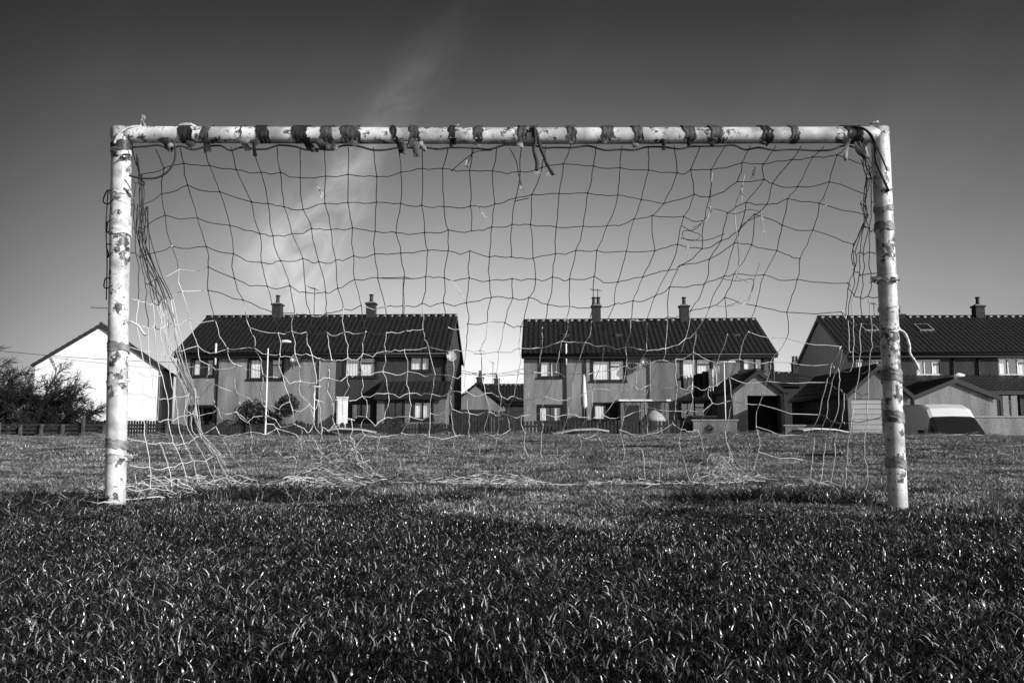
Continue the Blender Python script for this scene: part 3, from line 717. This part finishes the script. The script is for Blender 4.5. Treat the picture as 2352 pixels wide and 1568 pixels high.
for z in (Z(976,y),Z(984,y),Z(993,y)): mb.box((fx(-80,y),y+.062,z-.05),(fx(420,y),y+.09,z+.05),M_wood)
mb.obj("post_and_rail_fence")
mb=MB(); mb.box((fx(1590,38),38,-.9),(fx(1690,38),38.2,Z(966,38)),M_mid); mb.box((fx(1586,38),37.95,Z(966,38)),(fx(1694,38),38.25,Z(963,38)),M_conc); mb.obj("garden_wall")
mb=MB(); mb.box((fx(1800,38),38,-.9),(fx(1880,38),38.2,Z(978,38)),M_mid); mb.box((fx(1796,38),37.95,Z(978,38)),(fx(1884,38),38.25,Z(975,38)),M_conc); mb.obj("garden_wall")
mb=MB(); mb.box((fx(2215,37),37,-.9),(fx(2420,37),37.2,Z(958,37)),M_light); mb.box((fx(2212,37),36.95,Z(958,37)),(fx(2422,37),37.25,Z(955,37)),M_conc); mb.obj("garden_wall")
def shed(name,x0,x1,py,d,dep,m,door=True,mr=M_framew):
    z=Z(py,d); mb=MB(); a,b=fx(x0,d),fx(x1,d)
    mb.box((a,d,-.7),(b,d+dep,z),m); mb.box((a-.1,d-.12,z),(b+.1,d+dep+.1,z+.09),mr)
    if door:
        mb.box((a+.3,d-.03,-.5),(a+1.0,d-.003,z-.2),M_frame); mb.box((a+.3,d-.05,z-.75),(a+.34,d-.03,z-.6),M_metal)
    n=int((b-a)/.2)
    for i in range(n): mb.box((a+i*(b-a)/n,d-.012,-.6),(a+i*(b-a)/n+.02,d-.001,z-.02),M_frame)
    mb.obj(name)
shed("garden_shed",1424,1535,921,42,2,M_mid); shed("garden_shed",1398,1422,929,43,1.5,M_wood,False,M_wood)
shed("garden_shed",1060,1118,944,44,2,M_wood,True,M_wood); shed("garden_shed",1132,1180,955,43,2,M_mid,True,M_frame)
shed("coal_bunker",1590,1640,958,39.5,1,M_frame,False,M_frame)
mb=MB(); c=Vector((fx(1500,38.5),38.5,0)); z0=Z(968,38.5); z1=Z(941,38.5)
mb.tube([(c.x,c.y,-.8),(c.x,c.y,z0),(c.x,c.y,z0+.02),(c.x,c.y,z0+.2),(c.x,c.y,z0+.38),(c.x,c.y,z1-.05),(c.x,c.y,z1)],[.5,.5,.58,.52,.36,.16,.05],M_grey,18)
mb.tube([(c.x,c.y,z1),(c.x,c.y,z1+.08)],.08,M_frame,8); mb.obj("oil_tank")
mb=MB(); d=38; x=fx(786,d); zt=Z(913,d); 
mb.box((x-.23,d,-.9),(x+.23,d+.3,zt),M_framew); mb.box((x-.27,d-.03,zt),(x+.27,d+.33,zt+.05),M_framew); mb.box((x-.18,d-.02,-.2),(x+.18,d-.004,zt-.12),M_curt); mb.box((x+.1,d-.05,.5),(x+.13,d-.02,.65),M_metal); mb.obj("utility_cabinet")
mb=MB(); d=36.3; x=fx(613,d); zt=Z(800,d)
mb.tube([(x,d,-1.1),(x,d,0.2),(x,d,zt)],[.055,.04,.03],M_framew,8); mb.tube(cr([(x,d,zt),(x+.12,d,zt+.2),(x+.5,d,zt+.3),(x+.6,d,zt+.3)],4),.015,M_metal,5)
mb.tube([(x+.55,d,zt+.3),(x+.65,d,zt+.32),(x+.9,d,zt+.33),(x+1.05,d,zt+.3)],[.03,.08,.07,.03],M_framew,10); mb.obj("street_lamp")
mb=MB(); d=41; x=fx(2196,d); mb.tube([(x-.3,d,2.4),(x-.3,d,Z(872,d)),(x,d-.1,Z(866,d))],.035,M_grey,6); mb.tube([(x-.3,d-.05,Z(866,d)),(x+.1,d-.1,Z(861,d)),(x+.4,d-.1,Z(862,d))],[.05,.12,.05],M_framew,10); mb.obj("street_lamp")
def cpole(px,py,d,arm=.6):
    mb=MB(); x=fx(px,d); z=Z(py,d); mb.tube([(x,d,-.8),(x,d,z)],.035,M_framew,7); mb.tube([(x-arm,d,z-.03),(x+arm,d,z-.03)],.025,M_framew,6); return mb
m_=cpole(723,886,40,.3); 
for k in range(3): m_.tube([(fx(723,40)-.3+k*.3,40,Z(888,40)),(fx(785,38)-.3+k*.2,38.3,Z(925,38))],.006,M_grey,3)
m_.obj("washing_line")
m_=cpole(1664,829,40,.58); x=fx(1664,40)
lineA=Vector((x-.1,40,Z(833,40))); lineB=Vector((fx(1560,41.5),41.5,Z(862,41.5)))
lp_=[lineA.lerp(lineB,i/12)+Vector((0,0,-.22*math.sin(math.pi*i/12))) for i in range(13)]; m_.tube(lp_,.01,M_curt,4)
M_cd=mat("dark_cloth",.012,.95,.3); M_cw=mat("white_cloth",.7,.95,.1)
def cloth(q,w,h,m,taper=0):
    p=lineA.lerp(lineB,q)+Vector((0,0,-.22*math.sin(math.pi*q))); rows=[];ph=U(0,6)
    for j in range(7):
        t=j/6; rows.append([p+Vector((-w/2*(1-taper*t)+w*(1-taper*t)*i/8,.05*math.sin(i*1.3+ph)*(t+.2),-h*t+(.04*math.sin(i+ph) if j==6 else 0))) for i in range(9)])
    m_.grid(rows,m)
for q,w,h,m in ((.12,.3,1.0,M_cw),(.25,.25,1.1,M_cw),(.36,.42,1.05,M_cd),(.49,.45,1.2,M_cd),(.6,.3,1.15,M_cd),(.72,.25,.7,M_cw),(.84,.22,.9,M_cw),(.92,.2,.7,M_cd)): cloth(q,w,h,m,.15)
m_.obj("washing_line")
mb=MB(); d=40; x=fx(1341,d); zt=Z(858,d); mb.tube([(x,d,-.7),(x,d,zt-1.7),(x,d,zt)],.03,M_metal,6)
mb.tube([(x,d,zt-1.75),(x,d,zt-1.6),(x,d,zt-.8),(x,d,zt-.2),(x,d,zt)],[.06,.15,.13,.08,.02],M_cw,9,wob=.18); mb.obj("furled_parasol")
mb=MB()
def cable(a,b,sag,r=.014):
    a=P(*a);b=P(*b); mb.tube([a.lerp(b,i/16)+Vector((0,0,-sag*4*(i/16)*(1-i/16))) for i in range(17)],r,M_frame,4)
cable((-120,792,42),(402,832,44.5),.15); cable((1030,850,44),(1204,858,45.5),.2); cable((1030,842,44),(1204,846,45.5),.35); cable((1770,850,44),(2090,870,43),.3)
mb.obj("overhead_cable")
# ------------------------------------------------------------ vehicles
def vehicle(name,loc,rz,st,wheels,mp,win,L,wr=.32):
    e=empty(name,loc,rz); mb=MB()
    rings=[]
    for (x,zb,zl,zr_,wb,wt) in st:
        rings.append([(x,-wb*.93,zb),(x,-wb,zb+(zl-zb)*.35),(x,-wb,zl-.05),(x,-wb*.97,zl),(x,-wt,zr_-.05 if zr_>zl+.06 else zl+.005),(x,-wt*.85,max(zr_,zl+.01)),(x,0,max(zr_,zl+.01)+.02),
                      (x,wt*.85,max(zr_,zl+.01)),(x,wt,zr_-.05 if zr_>zl+.06 else zl+.005),(x,wb*.97,zl),(x,wb,zl-.05),(x,wb,zb+(zl-zb)*.35),(x,wb*.93,zb)])
    for i in range(len(st)-1):
        for k in range(12):
            m=mp
            if k in (3,8) and i in win['side']: m=M_carglass
            if k in (4,5,6,7) and i in win['screen']: m=M_carglass
            if k in (3,8) and i in win['screen']: m=M_carglass
            mb.poly([rings[i][k],rings[i+1][k],rings[i+1][k+1],rings[i][k+1]],m,False)
    mb.poly(rings[0],mp); mb.poly(rings[-1][::-1],mp); mb.obj("body",e)
    wb_=MB()
    for x in wheels:
        for s in (-1,1):
            w=st[2][4]; y0=s*(w-.2); y1=s*(w+.01)
            wb_.tube([(x,y0,wr),(x,y1-.03*s,wr),(x,y1,wr)],[wr,wr,wr*.9],M_tyre,20); wb_.tube([(x,y1,wr),(x,y1+.01*s,wr)],[wr*.62,wr*.5],M_metal,12)
    wb_.obj("wheels",e)
    d=MB(); xf=st[0][0]
    for s in (-1,1):
        d.box((xf-.02,s*st[0][4]*.62-.17,st[0][2]-.25),(xf+.05,s*st[0][4]*.62+.17,st[0][2]-.08),M_curt)
        y0,y1=sorted((s*(st[2][4]+.02),s*(st[2][4]+.2)))
        d.box((xf+1.1*(L/4.2),y0,st[2][2]+.02),(xf+1.2*(L/4.2),y1,st[2][2]+.2),M_tyre)
    d.box((xf-.06,-st[0][4]*.95,st[0][1]),(xf+.1,st[0][4]*.95,st[0][1]+.22),M_tyre); d.box((xf-.03,-.35,st[0][2]-.3),(xf-.005,.35,st[0][2]-.18),M_tyre)
    d.obj("lights_and_bumpers",e); return e
carst=[(-2.1,.25,.62,.62,.72,.6),(-2.0,.22,.75,.75,.82,.7),(-1.1,.2,.92,.93,.86,.72),(-.35,.2,.95,1.38,.87,.6),(.1,.2,.95,1.45,.87,.62),(.9,.2,.96,1.42,.87,.62),(1.5,.2,.97,1.3,.86,.6),(1.95,.22,.95,.97,.82,.66),(2.08,.3,.85,.86,.78,.6)]
cw=dict(side=(3,4,5),screen=(2,6))
for px,mp,rz,d,dz in ((778,M_carg,.1,30.8,.10),(1370,M_carg,3.2,29,.08),(1848,M_carw,.05,31,.10)):
    vehicle("parked_car",(fx(px,d),d,-1.14),rz,[(a,b,c_,d_+(dz if d_>1 else 0),e_,f_) for a,b,c_,d_,e_,f_ in carst],(-1.3,1.28),mp,cw,4.2)
vanst=[(-2.75,.35,.95,.95,.82,.7),(-2.68,.3,1.08,1.08,.93,.8),(-2.1,.3,1.28,1.3,.97,.86),(-1.5,.3,1.3,1.98,.98,.82),(-1.2,.3,1.3,2.3,.98,.8),(-.7,.3,1.3,2.46,.98,.8),(.2,.3,1.3,2.5,.98,.82),(2.4,.3,1.3,2.5,.98,.82),(2.6,.35,1.3,2.38,.95,.76)]
vx,vy=fx(2158,31),31.5
vehicle("white_van",(vx+.35,vy+.6,-1.14),math.radians(84),vanst,(-1.85,1.6),M_carw,dict(side=(),screen=(2,)),5.4,.34)
# ------------------------------------------------------------ bare windswept tree
mb=MB()
def branch(p,d,l,r,depth):
    n=4; pts=[p.copy()]; q=p.copy(); dd=d.copy()
    for i in range(n):
        dd+=Vector((U(-.2,.26),U(-.2,.2),U(-.18,.14))); dd.normalize(); q=q+dd*l/n; pts.append(q.copy())
        if depth>0:
            for k in range(2):
                if R()<.8: 
                    nd=(dd+Vector((U(-.8,.9),U(-.8,.8),U(-.5,.7)))).normalized(); branch(q,nd,l*U(.42,.62),max(.010,r*.5),depth-1)
    mb.tube(pts,[r*(1-.5*i/n) for i in range(n+1)],M_bark,4 if depth>1 else 3,cap=False)
for k in range(16):
    cx_=fx(U(-50,150),37.5); c=Vector((cx_,37.5+U(-.8,.8),-.9)); tall=1-sm(fx(60,37.5),fx(160,37.5),cx_)*.4
    branch(c,Vector((U(-.3,.75),U(-.3,.3),.8)).normalized(),U(2.2,2.8)*tall,.09,4)
mb.obj("bare_tree"); print("tree verts",len(mb.v))
def shrub(name,px,pyt,d,w,m=M_leaf,n=2600,dep=.6):
    mb=MB(); x=fx(px,d); zt=Z(pyt,d); zb=-.7; H=zt-zb
    blobs=[(U(-.8,.8)*w,U(-.5,.5)*dep,zb+H*U(.25,.8),U(.3,.5)*min(w,H*.6)) for _ in range(12)]
    for b in range(6): mb.tube([(x+U(-.2,.2),d,zb-.1),(x+U(-.6,.6)*w,d+U(-.2,.2),zb+H*.6)],[.03,.01],M_bark,4)
    for k in range(n):
        b=random.choice(blobs); v=Vector((random.gauss(0,1),random.gauss(0,1),random.gauss(0,1))).normalized()*b[3]*U(.6,1.08)
        c=Vector((x+b[0],d+b[1],b[2]))+v; s=U(.04,.09); a=Vector((U(-1,1),U(-1,1),U(-1,1)))*s; b2=Vector((U(-1,1),U(-1,1),U(-1,1)))*s
        mb.poly([c-a,c+b2,c+a],m)
    mb.obj(name)
shrub("garden_hedge",620,900,43,1.5,n=16000); shrub("garden_shrub",1585,950,38.9,.5,n=1200)
for px,py,w_ in ((690,962,.6),(905,958,.8),(1000,962,.6),(1265,962,.6),(1395,958,.5),(1640,955,.5),(470,962,.6),(1850,960,.6)): shrub("garden_shrub",px,py,38.3,w_,n=1800)
# ------------------------------------------------------------ light
az=(0.85,-0.5); el=math.radians(20)
n_=math.hypot(*az); sd=Vector((az[0]/n_*math.cos(el),az[1]/n_*math.cos(el),math.sin(el)))
s=bpy.data.lights.new("sun",'SUN'); s.energy=5.0; s.angle=math.radians(.5); s.color=(1,1,1)
so=bpy.data.objects.new("sun",s); sc.collection.objects.link(so); so.rotation_euler=(-sd).to_track_quat('-Z','Y').to_euler(); so.location=(20,-12,15)
w=bpy.data.worlds.new("World"); sc.world=w; w.use_nodes=True; nt=w.node_tree; N=nt.nodes; Lk=nt.links
bg=N['Background']; bg.inputs['Strength'].default_value=.1
sky=N.new('ShaderNodeTexSky'); sky.sky_type='NISHITA'; sky.sun_disc=False; sky.sun_elevation=el; sky.sun_rotation=math.atan2(az[0],az[1]); sky.air_density=1; sky.dust_density=1.2
sep=N.new('ShaderNodeSeparateColor'); Lk.new(sky.outputs[0],sep.inputs[0])
def M(op,a,b=None,c=None):
    n=N.new('ShaderNodeMath'); n.operation=op
    for i,v in enumerate((a,b,c)):
        if v is None: continue
        if isinstance(v,(int,float)): n.inputs[i].default_value=v
        else: Lk.new(v,n.inputs[i])
    return n.outputs[0]
tc=N.new('ShaderNodeTexCoord'); sx=N.new('ShaderNodeSeparateXYZ'); Lk.new(tc.outputs['Generated'],sx.inputs[0])
X,Y,Zc=sx.outputs
red=sep.outputs[0]   # red-filter black and white, with the polariser's darkening higher up and to the sides
base=M('MULTIPLY',M('POWER',M('MULTIPLY',red,.25),1.35),9.0)
mr=N.new('ShaderNodeMapRange'); mr.interpolation_type='SMOOTHSTEP'; mr.inputs['From Min'].default_value=.16; mr.inputs['From Max'].default_value=.56; mr.inputs['To Min'].default_value=1.1; mr.inputs['To Max'].default_value=.2
Lk.new(Zc,mr.inputs['Value']); base=M('MULTIPLY',base,mr.outputs[0])
azf=M('SUBTRACT',1.0,M('MULTIPLY',M('POWER',M('ABSOLUTE',M('SUBTRACT',X,.09)),1.6),1.6))
azf=M('MAXIMUM',azf,.2)
yy=M('MAXIMUM',Y,.05); uu=M('DIVIDE',X,yy); vv=M('DIVIDE',Zc,yy)
a0=ray(640,640); a1=ray(960,170); p0=(a0[0]/a0[1],a0[2]/a0[1]); p1=(a1[0]/a1[1],a1[2]/a1[1])
dd=(p1[0]-p0[0],p1[1]-p0[1]); LL=math.hypot(*dd); dd=(dd[0]/LL,dd[1]/LL); nn=(dd[1],-dd[0])
ou=M('SUBTRACT',uu,p0[0]); ov=M('SUBTRACT',vv,p0[1])
al=M('ADD',M('MULTIPLY',ou,dd[0]),M('MULTIPLY',ov,dd[1])); ac=M('ADD',M('MULTIPLY',ou,nn[0]),M('MULTIPLY',ov,nn[1]))
cb=N.new('ShaderNodeCombineXYZ'); Lk.new(M('MULTIPLY',al,6.0),cb.inputs[0]); Lk.new(M('MULTIPLY',ac,12.0),cb.inputs[1])
nz=N.new('ShaderNodeTexNoise'); nz.inputs['Scale'].default_value=1.5; nz.inputs['Detail'].default_value=8; nz.inputs['Roughness'].default_value=.6; nz.inputs['Distortion'].default_value=.9
Lk.new(cb.outputs[0],nz.inputs['Vector'])
wd=M('ADD',.03,M('MULTIPLY',M('MAXIMUM',M('SUBTRACT',.22,al),0),.12))
gs=M('EXPONENT',M('MULTIPLY',M('POWER',M('DIVIDE',M('ABSOLUTE',ac),wd),2),-1))
le=M('SMOOTH_MIN',M('MAXIMUM',M('MULTIPLY',M('ADD',al,.05),10),0),1,.3)
fo=M('MAXIMUM',M('SUBTRACT',1,M('MULTIPLY',M('MAXIMUM',al,0),1.9)),.1)
cl=M('MULTIPLY',M('MULTIPLY',gs,M('MULTIPLY',le,fo)),M('MAXIMUM',M('SUBTRACT',M('MULTIPLY',nz.outputs[0],3.2),1.0),0))
n2=N.new('ShaderNodeTexNoise'); n2.inputs['Scale'].default_value=2.2; n2.inputs['Detail'].default_value=6
cb2=N.new('ShaderNodeCombineXYZ'); Lk.new(M('MULTIPLY',al,1.0),cb2.inputs[0]); Lk.new(M('MULTIPLY',ac,2.5),cb2.inputs[1]); Lk.new(cb2.outputs[0],n2.inputs['Vector'])
thin=M('MULTIPLY',M('MAXIMUM',M('SUBTRACT',n2.outputs[0],.5),0),.5)
fin=M('MULTIPLY',M('MULTIPLY',base,azf),M('ADD',M('ADD',1.0,M('MULTIPLY',cl,1.4)),thin))
Lk.new(fin,bg.inputs['Color'])
sc.view_settings.view_transform='Standard'; sc.view_settings.look='None'; sc.view_settings.exposure=0; sc.view_settings.gamma=1
